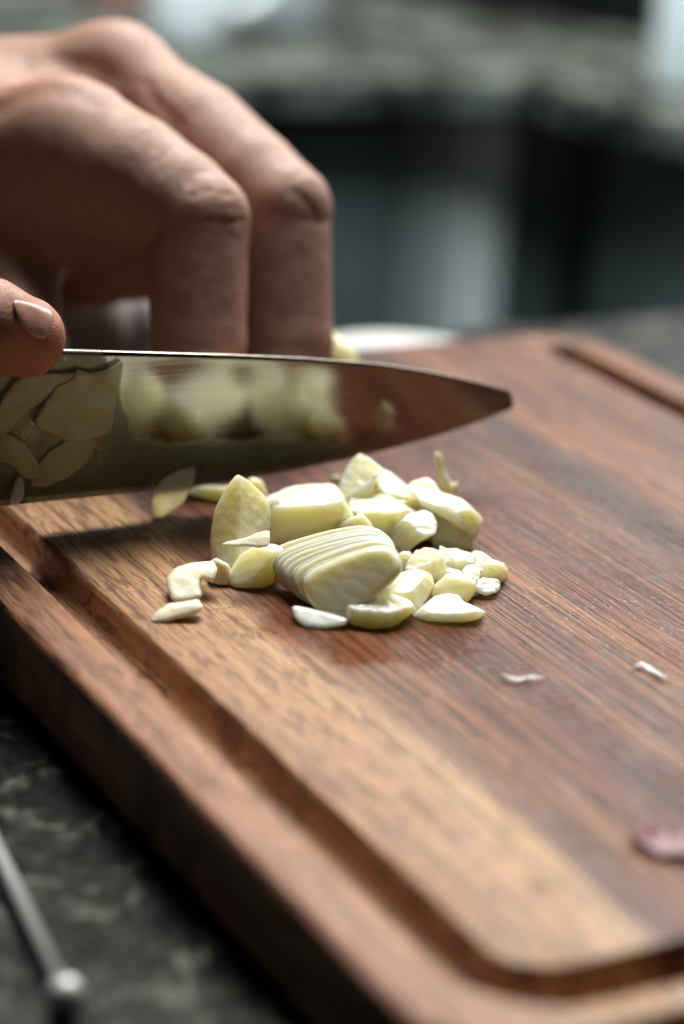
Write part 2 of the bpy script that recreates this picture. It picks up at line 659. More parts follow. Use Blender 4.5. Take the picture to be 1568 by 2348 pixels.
def steel_mat():
    m, nt, b = new_mat('brushed_steel')
    N = NT(nt)
    p = N.pos()
    o = N.xyz(p)
    br = N.noise(N.mapping(p, (30, 400, 5200)), 1.0, 3)
    br2 = N.noise(N.mapping(p, (120, 400, 1500)), 1.0, 3)
    b.inputs['Metallic'].default_value = 1.0
    # juice film: dried and wet streaks with a ragged upper edge
    nz = N.noise(N.mapping(p, (110, 1, 80)), 1.0, 4, .5, .3)
    nz2 = N.noise(N.mapping(p, (420, 1, 160), (0, .35, 0)), 1.0, 4, .6, .6)
    lim = N.math('ADD', N.math('MULTIPLY', N.math('SUBTRACT', o[0], .1733), -.10), .0168)
    zz = N.math('ADD', o[2], N.math('MULTIPLY', N.math('SUBTRACT', nz, .5), .009))
    low = N.ss(N.math('SUBTRACT', zz, lim), -.0012, .0010, 1, 0)
    # left smear: everything left of a slanting edge
    xl = N.math('ADD', N.math('ADD', o[0], N.math('MULTIPLY', N.math('SUBTRACT', nz2, .5), .006)), N.math('MULTIPLY', N.math('SUBTRACT', o[2], .0258), .45))
    left = N.ss(xl, .1702, .1725, 1, 0)
    right = N.ss(N.math('ADD', o[0], N.math('MULTIPLY', N.math('SUBTRACT', nz2, .5), .012)), .2187, .2249, 1, 0)
    film = N.math('MULTIPLY', N.math('MAXIMUM', low, left), right)
    clear = N.ss(nz2, .54, .66)
    film = N.math('MULTIPLY', film, N.math('SUBTRACT', 1.0, N.math('MULTIPLY', clear, .45)))
    col = N.mix(film, N.ramp(br, [(.3, (.27, .265, .22)), (.7, (.36, .35, .30))]), (.16, .175, .13))
    N.put(b.inputs['Base Color'], col)
    r = N.math('ADD', N.ss(br, .3, .7, .10, .17), N.math('MULTIPLY', film, .22))
    N.put(b.inputs['Roughness'], r)
    N.put(b.inputs['Metallic'], N.math('SUBTRACT', 1.0, N.math('MULTIPLY', film, .45)))
    h = N.math('ADD', N.math('MULTIPLY', br, .3), N.math('MULTIPLY', N.math('MULTIPLY', film, nz2), 4.0))
    N.put(b.inputs['Normal'], N.bump(h, .00006, .6))
    return m


GRANITE_FAR_LIT = granite_mat(True)
WOOD, GRANITE, SKIN, NAIL, STEEL = wood_mat(), granite_mat(), skin_mat(), nail_mat(), steel_mat()
GARLIC = garlic_mat('garlic')
GARLIC_PALE = garlic_mat('garlic_pale', (.91, .87, .62))
GARLIC_SLICE = garlic_mat('garlic_slice', (.91, .85, .50), 0.0, .8, .6)
GARLIC_THIN = garlic_mat('garlic_thin', (.86, .82, .60), 0.0, .5, .25)
GARLIC_YELLOW = garlic_mat('garlic_yellow', (.88, .79, .42))
GARLIC_GREEN = garlic_mat('garlic_greenish', (.56, .56, .34), .5, .3, .3)
GARLIC_GREEN.node_tree.nodes['Principled BSDF'].inputs['Alpha'].default_value = .60

# ------------------------------------------------------------------ setting: counter, cabinets, floor
ZC = -0.0170


def prism(bm, pts, z0, z1, bev=0.0):
    lo = [bm.verts.new((x, y, z0)) for x, y in pts]
    hi = [bm.verts.new((x, y, z1)) for x, y in pts]
    n = len(pts)
    fs = [bm.faces.new(lo[::-1]), bm.faces.new(hi)]
    for i in range(n):
        fs.append(bm.faces.new((lo[i], lo[(i + 1) % n], hi[(i + 1) % n], hi[i])))
    bmesh.ops.recalc_face_normals(bm, faces=bm.faces)
    if bev:
        es = [e for e in bm.edges if abs(e.verts[0].co.z - z1) < 1e-6 and abs(e.verts[1].co.z - z1) < 1e-6]
        bmesh.ops.bevel(bm, geom=es, offset=bev, segments=3, affect='EDGES', profile=0.5)


bm = bmesh.new()
prism(bm, [(-.35, -.25), (.50, -.25), (.50, .551), (-.35, .551)], ZC - .03, ZC, .006)
tag(bm_mesh('counter', bm, GRANITE), kind='structure')
bm = bmesh.new()
prism(bm, [(-.35, -.25), (.49, -.25), (.49, .54), (-.35, .54)], -.90, ZC - .0305)
CAB = simple('charcoal_cabinet', (.115, .142, .142), .35, 0, .5, .2, 20)
tag(bm_mesh('near_cabinet', bm, CAB), 'dark cabinet under the near granite counter', 'cabinet')
bm = bmesh.new()
add_box(bm, -4, 4, -4, 4, -.95, -.901)
tag(bm_mesh('floor', bm, simple('floor_tile', (.22, .22, .21), .4, 0, .5, .1, 8)), kind='structure')

# far worktop: an L with a rounded inner corner
arc = []
for k in range(9):
    a = math.pi / 2 * k / 8
    arc.append((.50 + .10 * math.sin(a), .84 + .10 * math.cos(a)))
far_pts = [(-1.2, .96), (.30, .95), (.452, .933), (.526, .923), (.553, .92), (.583, .911), (.592, .89), (.599, .865), (.605, .841), (.618, .815), (.636, .76), (.652, .30), (1.4, .30), (1.4, 1.75), (-1.2, 1.75)]
bm = bmesh.new()
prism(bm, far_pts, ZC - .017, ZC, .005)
tag(bm_mesh('far_counter', bm, GRANITE_FAR_LIT), kind='structure')

far_cab = empty('kitchen_cabinet', (.45, .98, -.90))
tag(far_cab, 'blurred charcoal cabinet run under the far granite worktop with pale steel corner panel', 'cabinet')
STEELCAB = simple('dull_steel_panel', (.78, .82, .80), .45, .0, .5, .08, 8)
bm = bmesh.new()
prism(bm, [(-1.2, .975), (.682, .975), (.682, .31), (1.38, .31), (1.38, 1.74), (-1.2, 1.74)], -.895, ZC - .0180)
bm_mesh('carcass', bm, CAB, far_cab)
bm = bmesh.new()
add_box(bm, .594, .6185, .952, .9725, -.85, ZC - .028, .003)
bm_mesh('corner_panel', bm, STEELCAB, far_cab)
bm = bmesh.new()  # two grey strips paint the corner panel's shading, fading to the left
add_box(bm, .580, .594, .953, .9725, -.85, ZC - .028)
bm_mesh('panel_shading', bm, simple('grey_shading', (.46, .49, .48), .5, 0, .4, .05, 8), far_cab)
bm = bmesh.new()
add_box(bm, .562, .580, .954, .9725, -.85, ZC - .028)
bm_mesh('panel_shading', bm, simple('dark_shading', (.22, .245, .24), .5, 0, .4, .05, 8), far_cab)
for x0, x1 in ((-.30, .08), (.085, .34), (.345, .560), (.6195, .660)):
    bm = bmesh.new()
    add_box(bm, x0, x1, .957, .9725, -.85, ZC - .03, .003)
    d = bm_mesh('door', bm, CAB, far_cab)
    bm = bmesh.new()
    tube(bm, [(x0 + .02, .9505, -.40), (x0 + .02, .9505, -.26)], .004)
    bm_mesh('handle', bm, STEELCAB, d, True)
for y0, y1 in ((.34, .64), (.645, .945)):
    bm = bmesh.new()
    add_box(bm, .662, .6795, y0, y1, -.85, ZC - .03, .003)
    bm_mesh('door', bm, CAB, far_cab)

# kitchen walls far behind
bm = bmesh.new()
add_box(bm, -2.6, 2.6, 2.35, 2.45, -.95, .35)
tag(bm_mesh('back_wall', bm, simple('wall_paint', (.30, .31, .30), .7, 0, .3, .05, 4)), kind='structure')

# things on the far worktop
WHITE = simple('white_ceramic', (.80, .83, .84), .18, 0, .5, .03, 30)
BLACK = simple('black_enamel', (.006, .007, .008), .25, 0, .4, .3, 30)
GREYC = simple('grey_ceramic', (.42, .45, .46), .3, 0, .5, .05, 30)
REDB = simple('dull_red_card', (.32, .10, .09), .6, 0, .3, .1, 30)


def mug(c, r, h, name, label, mat, hang):
    root = empty(name, c)
    tag(root, label, 'mug')
    bm = bmesh.new()
    lathe(bm, [(0, 0), (r * .85, 0), (r, .006), (r, h), (r - .003, h), (r - .004, .008), (0, .007)], c)
    bm_mesh('cup', bm, mat, root, True)
    bm = bmesh.new()
    pts = []
    for k in range(13):
        a = -math.pi / 2 + math.pi * k / 12
        rr = r * .97 + .026 * math.cos(a)
        pts.append((c[0] + rr * math.cos(hang), c[1] + rr * math.sin(hang), c[2] + h * .5 + h * .30 * math.sin(a)))
    tube(bm, pts, .0045)
    bm_mesh('handle', bm, mat, root, True)
    return root


c = at(470, 122, ZC)
mug((c[0], c[1] + .02, ZC), .0185, .085, 'white_mug', 'blurred white mug with dark handle gap on the far worktop', WHITE, -.45)
c = at(690, 78, ZC)
bm = bmesh.new()
lathe(bm, [(0, 0), (.019, 0), (.021, .004), (.021, .05), (.017, .06), (.017, .066), (0, .067)], (c[0], c[1] + .02, ZC))
tag(bm_mesh('grey_jar', bm, GREYC, None, True), 'blurred light grey jar beside the white mug', 'jar')
c = at(1600, 215, ZC)
bm = bmesh.new()
lathe(bm, [(0, 0), (.017, 0), (.0185, .004), (.0185, .10), (.016, .106), (0, .107)], (c[0] + .004, c[1] + .012, ZC))
tag(bm_mesh('white_canister', bm, WHITE, None, True), 'tall white canister on the far worktop at the picture edge by the black oven', 'canister')
# black appliance with its front turned to the room
ov = empty('black_oven', (.80, 1.15, ZC))
tag(ov, 'black oven standing on the far worktop beside the white canister', 'oven')
a = np.array([.652, 1.165]); e_ = np.array([.722, .972])
dirv = (e_ - a) / np.linalg.norm(e_ - a)
nrm = np.array([-dirv[1], dirv[0]])
if nrm[0] < 0:
    nrm = -nrm
bm = bmesh.new()
prism(bm, [tuple(a - dirv * .05), tuple(e_), tuple(e_ + nrm * .30), tuple(a - dirv * .05 + nrm * .30)], ZC + .004, ZC + .28, .004)
bm_mesh('housing', bm, BLACK, ov)
bm = bmesh.new()
q0, q1 = a + dirv * .0, e_ - dirv * .04
prism(bm, [tuple(q0 - nrm * .006), tuple(q1 - nrm * .006), tuple(q1 - nrm * .0005), tuple(q0 - nrm * .0005)], ZC + .02, ZC + .24, .002)
bm_mesh('door', bm, simple('black_glass', (.004, .005, .006), .35, 0, .3, .1, 30), ov)
# things at the far left
c = at(285, -5, ZC)
bm = bmesh.new()
add_box(bm, c[0] - .014, c[0] + .014, c[1], c[1] + .03, ZC + .0004, ZC + .04, .002)
tag(bm_mesh('red_box', bm, REDB), 'small dull red box on the far worktop behind the mug', 'box')

# things on the near counter behind the board
c = at(880, 800, ZC)
bm = bmesh.new()
lathe(bm, [(0, 0), (.020, 0), (.0265, .0008), (.028, .001), (.0275, .002), (.020, .0015), (0, .0014)], (.308, .5160, ZC + .0003), 56)
tag(bm_mesh('white_plate', bm, WHITE, None, True), 'white plate on the granite just behind the cutting board', 'plate')

# whole garlic bulb seen through the gap below the palm
gb = dp(195, 770, .60)
bm = bmesh.new()
prof = [(0, .000), (.010, .0), (.016, .006), (.0185, .013), (.016, .021), (.009, .027), (.004, .031), (.003, .040), (0, .041)]
lathe(bm, prof, (gb[0], gb[1], ZC + .0003), 40)
for v in bm.verts:
    an = math.atan2(v.co.y - gb[1], v.co.x - gb[0])
    k = 1 + .06 * math.cos(an * 8)
    v.co.x = gb[0] + (v.co.x - gb[0]) * k
    v.co.y = gb[1] + (v.co.y - gb[1]) * k
tag(bm_mesh('garlic_bulb', bm, simple('garlic_paper', (.36, .33, .33), .55, 0, .4, .15, 90), None, True), 'blurred pinkish white garlic bulb in the gap under the palm', 'garlic bulb')

# steel rod with a rounded end, lying on the granite
p0, p1 = at(-60, 1840, ZC + .002), at(150, 2290, ZC + .002)
rod = empty('steel_skewer', (p1[0], p1[1], ZC))
tag(rod, 'thin grey steel skewer with a bright ball end lying on the granite beside the board', 'skewer')
bm = bmesh.new()
STEELROD = simple('dull_rod_steel', (.33, .35, .345), .6, .0, .5, .05, 40)
d01 = (p1 - p0)
tube(bm, [tuple(p0 - d01 * .8), tuple(p0), tuple(p1)], .0013)
bm_mesh('shaft', bm, STEELROD, rod, True)
bm = bmesh.new()
bmesh.ops.create_uvsphere(bm, u_segments=24, v_segments=14, radius=.0026)
for v in bm.verts:
    v.co += Vector((p1[0], p1[1], ZC + .0027))
bm_mesh('ball_end', bm, simple('bright_steel', (.60, .62, .62), .35, .2, .5, .03, 40), rod, True)

# ------------------------------------------------------------------ cutting board
BX0, BX1, BY0, BY1, BT = .1387, .3408, .2075, .4868, .0165
RO = .016


def rrect(ins, n_c=14, step=.0012):
    r = max(RO - ins, .0015)
    x0, x1, y0, y1 = BX0 + ins, BX1 - ins, BY0 + ins, BY1 - ins
    # same parametrisation for all loops, so that loops connect 1:1
    P = []
    nx = int((BX1 - BX0 - 2 * RO) / step)
    ny = int((BY1 - BY0 - 2 * RO) / step)
    segs = [((x0 + r, y0), (x1 - r, y0), nx, (x1 - r, y0 + r), -90), ((x1, y0 + r), (x1, y1 - r), ny, (x1 - r, y1 - r), 0),
            ((x1 - r, y1), (x0 + r, y1), nx, (x0 + r, y1 - r), 90), ((x0, y1 - r), (x0, y0 + r), ny, (x0 + r, y0 + r), 180)]
    for a, b, n, c, a0 in segs:
        for k in range(n):
            t = k / n
            P.append((a[0] + (b[0] - a[0]) * t, a[1] + (b[1] - a[1]) * t))
        for k in range(n_c):
            an = math.radians(a0 + 90.0 * k / n_c)
            P.append((c[0] + r * math.cos(an), c[1] + r * math.sin(an)))
    return np.array(P)


GC, GW, GD = .0138, .0042, .0062       # groove centre inset, half width, depth


def groove_path():
    r = RO - 0.004
    x0, x1, y0, ye = BX0 + GC, BX1 - GC - .001, BY0 + GC - .003, .4715
    p = [(x0, ye), (x0, y0 + r)]
    for k in range(1, 12):
        a = math.pi + math.pi / 2 * k / 12
        p.append((x0 + r + r * math.cos(a), y0 + r + r * math.sin(a)))
    p += [(x0 + r, y0), (x1 - r, y0)]
    for k in range(1, 12):
        a = -math.pi / 2 + math.pi / 2 * k / 12
        p.append((x1 - r + r * math.cos(a), y0 + r + r * math.sin(a)))
    p += [(x1, y0 + r), (x1, ye)]
    return p


GP = groove_path()


def board_top_z(P):
    d = line_d(P[:, 0], P[:, 1], GP)
    t = np.clip(d / GW, 0, 1)
    u = np.maximum(1 - t ** 4.5, 0) ** .6
    z = -GD * u
    lip = np.clip((d - GW) / .0009, 0, 1)
    z = np.where(d >= GW, -.00035 * (1 - lip) ** 2, np.minimum(z, -.00035))
    return z


loops, zs = [], []
for ins, z in ((.003, -BT), (.0008, -BT + .0008), (0, -BT + .003), (0, -BT + .008), (0, -.0018), (.00025, -.0009), (.0008, -.0003), (.0015, -.00005)):
    loops.append(rrect(ins)); zs.append(z)
ins_list = [.0022, .0045, .0065, .0078] + list(np.arange(.0084, .0190, .00035)) + [.0195, .021]
for ins in ins_list:
    L = rrect(ins)
    loops.append(L); zs.append(None)
V, Fc = [], []
npl = len(loops[0])
for L, z in zip(loops, zs):
    zz = np.full(npl, z) if z is not None else board_top_z(L)
    V.append(np.column_stack([L, zz]))
V = np.concatenate(V)
nl = len(loops)
ii = np.arange(npl)
for k in range(nl - 1):
    a, b2 = k * npl, (k + 1) * npl
    Fc += np.stack([a + ii, a + (ii + 1) % npl, b2 + (ii + 1) % npl, b2 + ii], 1).tolist()
Fc.append(((nl - 1) * npl + ii).tolist())
Fc.append(ii[::-1].tolist())
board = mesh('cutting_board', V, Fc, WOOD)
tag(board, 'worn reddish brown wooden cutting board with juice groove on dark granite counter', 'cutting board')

# ------------------------------------------------------------------ knife
YB = .393
LEAN = .14       # the blade's top leans towards the viewer
ex = np.array([.045, .145, .183, .2000, .2162, .2260, .2354, .2440, .2518])
ez = np.array([.0112, .0103, .0101, .0110, .0124, .0138, .0155, .0175, .0199])
sx = np.array([.045, .1445, .1547, .1869, .2030, .2193, .2300, .2392, .2460, .2498, .2509, .2518])
sz = np.array([.0478, .0411, .0401, .0366, .0346, .0321, .0298, .0273, .0252, .0239, .0229, .0203])
SK = YB / .381          # these profiles were taken at .381; same sight lines at the blade's true distance
ex, sx = ex * SK, sx * SK
ez, sz = HCAM - (HCAM - ez) * SK, HCAM - (HCAM - sz) * SK
NXB, NZB = 150, 16
xs = np.concatenate([np.linspace(.050, .24, 110), np.linspace(.2405, .2518, 34)]) * SK
V, Fc = [], []
tt = np.concatenate([[0], np.linspace(.06, .965, NZB), [.975, .983, .990, .996, 1.0]])
front, back = [], []
for side in (-1, 1):
    for x in xs:
        z0, z1 = np.interp(x, ex, ez), np.interp(x, sx, sz)
        for t in tt:
            z = z0 + (z1 - z0) * t
            hth = (0.00012 + .00098 * min(1, max(0, (z - z0) / .030)) ** .9) * (1 - .45 * max(0, (x - .155) / .10))
            if t > .968:
                hth *= math.sqrt(max(0.03, 1 - ((t - .968) / .033) ** 2.2))
            V.append((x, YB + side * hth - (z - .0056) * LEAN, z))
m_ = len(tt)
nx_ = len(xs)
for s in (0, 1):
    o_ = s * nx_ * m_
    for i in range(nx_ - 1):
        for j in range(m_ - 1):
            q = [o_ + i * m_ + j, o_ + (i + 1) * m_ + j, o_ + (i + 1) * m_ + j + 1, o_ + i * m_ + j + 1]
            Fc.append(q if s == 0 else q[::-1])
o2 = nx_ * m_
for i in range(nx_ - 1):
    for j in (0, m_ - 1):
        q = [i * m_ + j, o2 + i * m_ + j, o2 + (i + 1) * m_ + j, (i + 1) * m_ + j]
        Fc.append(q if j == 0 else q[::-1])
for j in range(m_ - 1):
    Fc.append([(nx_ - 1) * m_ + j, o2 + (nx_ - 1) * m_ + j, o2 + (nx_ - 1) * m_ + j + 1, (nx_ - 1) * m_ + j + 1])
    Fc.append([j, j + 1, o2 + j + 1, o2 + j])
knife = empty('kitchen_knife', (.05, YB, .010))
tag(knife, 'large steel kitchen knife with garlic juice on its blade held above the board', 'knife')
bl = mesh('blade', V, Fc, STEEL, knife)
bm = bmesh.new()
bmesh.ops.recalc_face_normals
add_box(bm, -.07, .050, YB - .013, YB + .005, .018, .044, .006)
bm_mesh('handle', bm, simple('black_handle', (.02, .02, .02), .4), knife, True)
es = bl.data
bl_edges = None
try:
    es.polygons.foreach_set('use_smooth', [True] * len(es.polygons))
    pass
except Exception:
    pass

# ------------------------------------------------------------------ garlic pieces
UR, UU, UB = CM[:, 0], CM[:, 1], CM[:, 2]


def piece(name, label, outline, depth=None, base=None, back=0.0, T=.004, R=None, tilt=(0, 0), facets=(), rough=.00012, wl=.0022, mat=None,
          parent=None, cat='garlic piece', group=None, smooth_it=1, h=.00029, zmin=.0002, kf=.00025, frame=None, seed=1, grooves=(), floor=True, grow=1.13, chop=0):
    """a chunk: outline seen from the camera side, real depth T, cut facets, rounded by R"""
    if smooth_it:
        outline = smooth_poly(outline, smooth_it, .09 if 'chunk' in name or 'chip' in name else .14)
    ex_ = (sum(p[0] for p in outline) / len(outline), sum(p[1] for p in outline) / len(outline))
    outline = [(ex_[0] + (p[0] - ex_[0]) * grow, ex_[1] + (p[1] - ex_[1]) * grow) for p in outline]
    ox = sum(p[0] for p in outline) / len(outline)
    oy = sum(p[1] for p in outline) / len(outline)
    if frame is None:
        if depth is None:
            depth = depth_of(at(base[0], base[1], 0)) + back
        p0 = dp(ox, oy, depth)
        r_, u_, n_ = UR, UU, UB
        dep = depth
    else:
        p0, n_ = frame
        d = ray(ox, oy)
        p0 = CO + d * (((p0 - CO) @ n_) / (d @ n_))
        r_ = np.cross(np.array([0, 0, 1.]), n_)
        u_ = np.cross(n_, r_)
        dep = depth_of(p0)
    if mat is GARLIC_PALE and frame is None and T < .003:
        mat = GARLIC_THIN
    if R is None:
        R = T * (.26 if 'chunk' in name else .32)
    sc = dep / F_PX
    cutn = .00011 if ('chunk' in name or 'chip' in name or 'lump' in name or 'wedge' in name) else .00005
    fac = []
    rc = random.Random(seed * 7 + 1)
    if 'chunk' in name or 'slab' in name:
        chop = 1
    xr = (max(p[0] for p in outline) - min(p[0] for p in outline)) * .5
    yr = (max(p[1] for p in outline) - min(p[1] for p in outline)) * .5
    for k_ in range(chop):
        a_ = rc.uniform(0, 6.28)
        facets = list(facets) + [(ox + xr * .55 * math.cos(a_), oy - yr * .55 * math.sin(a_), T * .86, (math.cos(a_) * .55, math.sin(a_) * .55, .8))]
    for fx, fy, e, nn in facets:
        q = dp(fx, fy, dep) + n_ * e
        nn = np.asarray(nn, float)
        nn = nn / np.linalg.norm(nn)
        fac.append((q, nn[0] * r_ + nn[1] * u_ + nn[2] * n_))

    def fn(P):
        X, Y, t = proj(P)
        a = poly_d(X, Y, outline) * sc
        rel = P - p0
        zc = rel @ n_ - tilt[0] * (rel @ r_) - tilt[1] * (rel @ u_)
        A = a + R
        B = np.abs(zc) - (T - R)
        f = np.minimum(np.maximum(A, B), 0) + np.sqrt(np.maximum(A, 0) ** 2 + np.maximum(B, 0) ** 2) - R
        for q, nv in fac:
            f = smax(f, (P - q) @ nv + cutn * (wn(P, .0021, seed + 1) + .6 * wn(P, .0009, seed + 2)), kf)
        for pts, w, dpt in grooves:
            dd = line_d(X, Y, pts)
            f = f + dpt * np.exp(-(dd / w) ** 2) * (zc > -T * .3)
        f = f + rough * .6 * wn(P, wl * 1.6, seed) + rough * .22 * wn(P, wl * .6, seed + 3)
        if floor:
            f = smax(f, zmin - P[:, 2], .0002)
        return f
    xs_, ys_ = [p[0] for p in outline], [p[1] for p in outline]
    rad = max(max(xs_) - min(xs_), max(ys_) - min(ys_)) * sc * .5
    tl = abs(tilt[0]) + abs(tilt[1])
    cs = []
    for sx_ in (min(xs_) - 4, max(xs_) + 4):
        for sy_ in (min(ys_) - 4, max(ys_) + 4):
            if frame is None:
                for dd_ in (-1, 1):
                    cs.append(dp(sx_, sy_, dep + dd_ * (T * 1.15 + tl * rad + .0005)))
            else:
                d = ray(sx_, sy_)
                w = CO + d * (((p0 - CO) @ n_) / (d @ n_))
                for dd_ in (-1, 1):
                    cs.append(w + n_ * dd_ * (T * 1.15 + tl * rad + .0005))
    cs = np.array(cs)
    V, Q = surface(fn, cs.min(0) - h, cs.max(0) + h, h)
    o = mesh(name, V, Q, mat or GARLIC, parent)
    if parent is None:
        tag(o, label, cat, group)
    return o


G = 'chopped garlic heaped on the board'

# 1 the sliced clove: a fan of thin slices, front one largest
front = [(692, 592), (735, 552), (820, 515), (920, 480), (990, 472), (1035, 505), (1052, 560), (1020, 600), (950, 660), (890, 715), (840, 730), (775, 718), (728, 690), (700, 640)]
cf = depth_of(at(*Z2([(860, 735)])[0], 0))
scl = empty('sliced_clove', at(*Z2([(800, 700)])[0], 0))
tag(scl, 'peeled garlic clove cut into a fan of thin slices at the heap front', 'garlic clove', G)
cx_, cy_ = 870, 600
for i in range(10):
    rr_ = random.Random(i)
    k_ = i * .95 + (rr_.uniform(-.42, .42) if i else 0)
    pts = []
    jx_, ja_ = (rr_.uniform(-7, 7), rr_.uniform(-.035, .035)) if i else (0, 0)
    for x, y in [(870 + (x - 870) - ja_ * (y - 600), 600 + (y - 600) + ja_ * (x - 870)) for x, y in front]:
        w_ = min(1, max(0, (1040 - x) / 350))
        pts.append((x + jx_ - k_ * (4.5 + 12.5 * w_), y - k_ * (8.6 + 2.4 * w_)))
    piece('slice', None, smooth_poly(Z2(pts), 3, .27), depth=cf + .0006 + i * .00125 - .002, T=.00075 + .0002 * (i % 3) if i else .0016, R=.0005 if i else .0013, tilt=(.10, -.30), rough=.00007, mat=GARLIC_SLICE, grow=1.08,
          parent=scl, seed=i, h=.0003, floor=True)

# 2 upright half clove at the left of the heap
piece('garlic_wedge', 'pointed upright garlic wedge with a hollow core at the left of the heap',
      Z2([(430, 212), (395, 255), (355, 330), (338, 430), (345, 520), (365, 560), (400, 600), (450, 560), (500, 470), (545, 400), (548, 330), (520, 280), (470, 235)]),
      base=Z2([(420, 590)])[0], back=.006, T=.0058, R=.0045, facets=[(*Z2([(455, 380)])[0], .0036, (.72, .15, .68)), (*Z2([(430, 380)])[0], .0040, (-.35, .2, .91))], rough=.0001, mat=GARLIC,
      group=G, seed=2)
# 3 domed chunk behind the slices
piece('garlic_chunk', 'large domed garlic chunk with a rough cut top behind the sliced clove',
      Z2([(545, 300), (560, 280), (600, 262), (640, 235), (720, 220), (785, 222), (810, 262), (840, 320), (864, 362), (830, 385), (770, 400), (700, 430), (620, 450), (550, 460), (540, 380)]),
      base=Z2([(700, 520)])[0], back=.004, T=.0062, R=.0042, facets=[(*Z2([(690, 275)])[0], .0020, (-.05, .93, .36))], rough=.00013, mat=GARLIC_PALE, group=G, seed=3)
piece('garlic_chip', 'small rough garlic chip between the wedge and the domed chunk',
      Z2([(532, 290), (560, 280), (588, 285), (590, 330), (560, 380), (535, 370)]), base=Z2([(560, 520)])[0], back=.003, T=.003, rough=.0003, wl=.0015, mat=GARLIC_PALE, group=G, seed=4)
# 4 smooth end piece at the left end of the slices
piece('clove_end', 'smooth rounded clove end leaning on the left of the sliced clove',
      Z2([(396, 600), (420, 545), (450, 500), (500, 472), (560, 465), (600, 480), (590, 560), (540, 625), (470, 642), (420, 632)]),
      base=Z2([(470, 640)])[0], back=.004, T=.0045, R=.0040, facets=[(*Z2([(470, 560)])[0], .0034, (-.35, .35, .86))], rough=.00008, mat=GARLIC, group=G, seed=5)
# 5 thin shaving on top
piece('garlic_shaving', 'thin white garlic shaving lying across the wedge and clove end',
      Z2([(378, 458), (400, 446), (460, 436), (520, 412), (548, 410), (544, 462), (510, 470), (470, 462), (420, 464)]), depth=cf + .006, T=.0007, R=.0004, tilt=(.1, -.8), rough=.00022, wl=.0016, mat=GARLIC_PALE,
      group=G, seed=6, floor=False)
# 6 translucent L shaped sliver and its neighbour
piece('garlic_sliver', 'translucent bent garlic sliver at the far left foot of the heap',
      Z2([(168, 590), (200, 552), (255, 536), (330, 530), (345, 560), (330, 600), (288, 592), (284, 620), (292, 652), (240, 668), (190, 666), (172, 630)]),
      base=Z2([(240, 668)])[0], back=.0005, T=.0016, R=.0009, tilt=(0, -.9), rough=.00012, mat=GARLIC_PALE, group=G, seed=7, smooth_it=1)
piece('garlic_cube', 'small pale garlic block between the bent sliver and the wedge',
      Z2([(326, 530), (350, 515), (395, 540), (405, 590), (390, 618), (350, 616), (322, 596)]), base=Z2([(370, 618)])[0], back=.002, T=.0026, R=.0010, rough=.00012, mat=GARLIC_PALE, group=G, seed=8)
# 7 isolated sliver
piece('garlic_chip', 'single pale garlic chip lying apart on the tan wood near the groove',
      Z2([(94, 762), (130, 715), (170, 688), (235, 680), (270, 672), (292, 700), (272, 722), (210, 738), (150, 758)]), base=Z2([(180, 755)])[0], back=.0016, T=.0017, R=.0010,
      tilt=(0, -.7), rough=.00013, mat=GARLIC_PALE, group=G, seed=9)
# 8 flat slice under the front
piece('garlic_slice', 'flat garlic slice on the wood under the front of the sliced clove',
      Z2([(650, 702), (665, 697), (740, 712), (800, 728), (846, 742), (830, 765), (750, 776), (690, 770), (660, 740)]), base=Z2([(750, 774)])[0], back=.001, T=.0013, R=.0007, tilt=(0, -.9),
      rough=.0001, mat=GARLIC, group=G, seed=10)
# 9 front right chunks
piece('garlic_chunk', 'frontmost knobby garlic chunk right of the fan of slices',
      Z4([(40, 720), (75, 690), (150, 675), (230, 665), (290, 690), (320, 730), (290, 760), (240, 790), (200, 830), (150, 835), (80, 810), (35, 785)]),
      base=Z2([(960, 790)])[0], back=.0035, T=.0040, R=.0018, facets=[(*Z2([(980, 690)])[0], .0020, (.1, .9, .42)), (*Z2([(1040, 730)])[0], .0028, (.6, -.1, .8))], rough=.00024, wl=.0026, mat=GARLIC, group=G, seed=11)
piece('garlic_chunk', 'tilted flat garlic chunk above the frontmost chunk at the right of the slices',
      Z4([(140, 675), (170, 625), (220, 590), (290, 565), (350, 555), (395, 580), (408, 630), (370, 690), (340, 760), (310, 780), (290, 740), (250, 700), (190, 685)]),
      base=Z2([(1090, 740)])[0], back=.0045, T=.0038, R=.0016, facets=[(*Z2([(1070, 610)])[0], .0016, (-.1, .85, .5)), (*Z2([(1130, 680)])[0], .0020, (.75, .1, .65))], rough=.00016, mat=GARLIC, group=G, seed=12)
# 10 right front
piece('garlic_chunk', 'glossy oval garlic chunk at the right front foot of the heap',
      Z4([(340, 755), (400, 705), (430, 675), (480, 662), (530, 670), (550, 700), (600, 720), (640, 740), (622, 765), (560, 790), (480, 805), (400, 795), (360, 780)]),
      base=Z2([(1240, 768)])[0], back=.0035, T=.0038, R=.0028, facets=[(*Z2([(1230, 700)])[0], .0022, (0, .85, .52))], rough=.00017, mat=GARLIC_PALE, group=G, seed=13)
piece('garlic_chunk', 'rounded garlic chunk standing behind the glossy oval chunk',
      Z4([(420, 660), (440, 615), (480, 580), (530, 568), (580, 590), (605, 615), (600, 650), (570, 690), (520, 690), (460, 680)]),
      base=Z2([(1250, 720)])[0], back=.0045, T=.0036, R=.0026, rough=.00018, mat=GARLIC, group=G, seed=14)
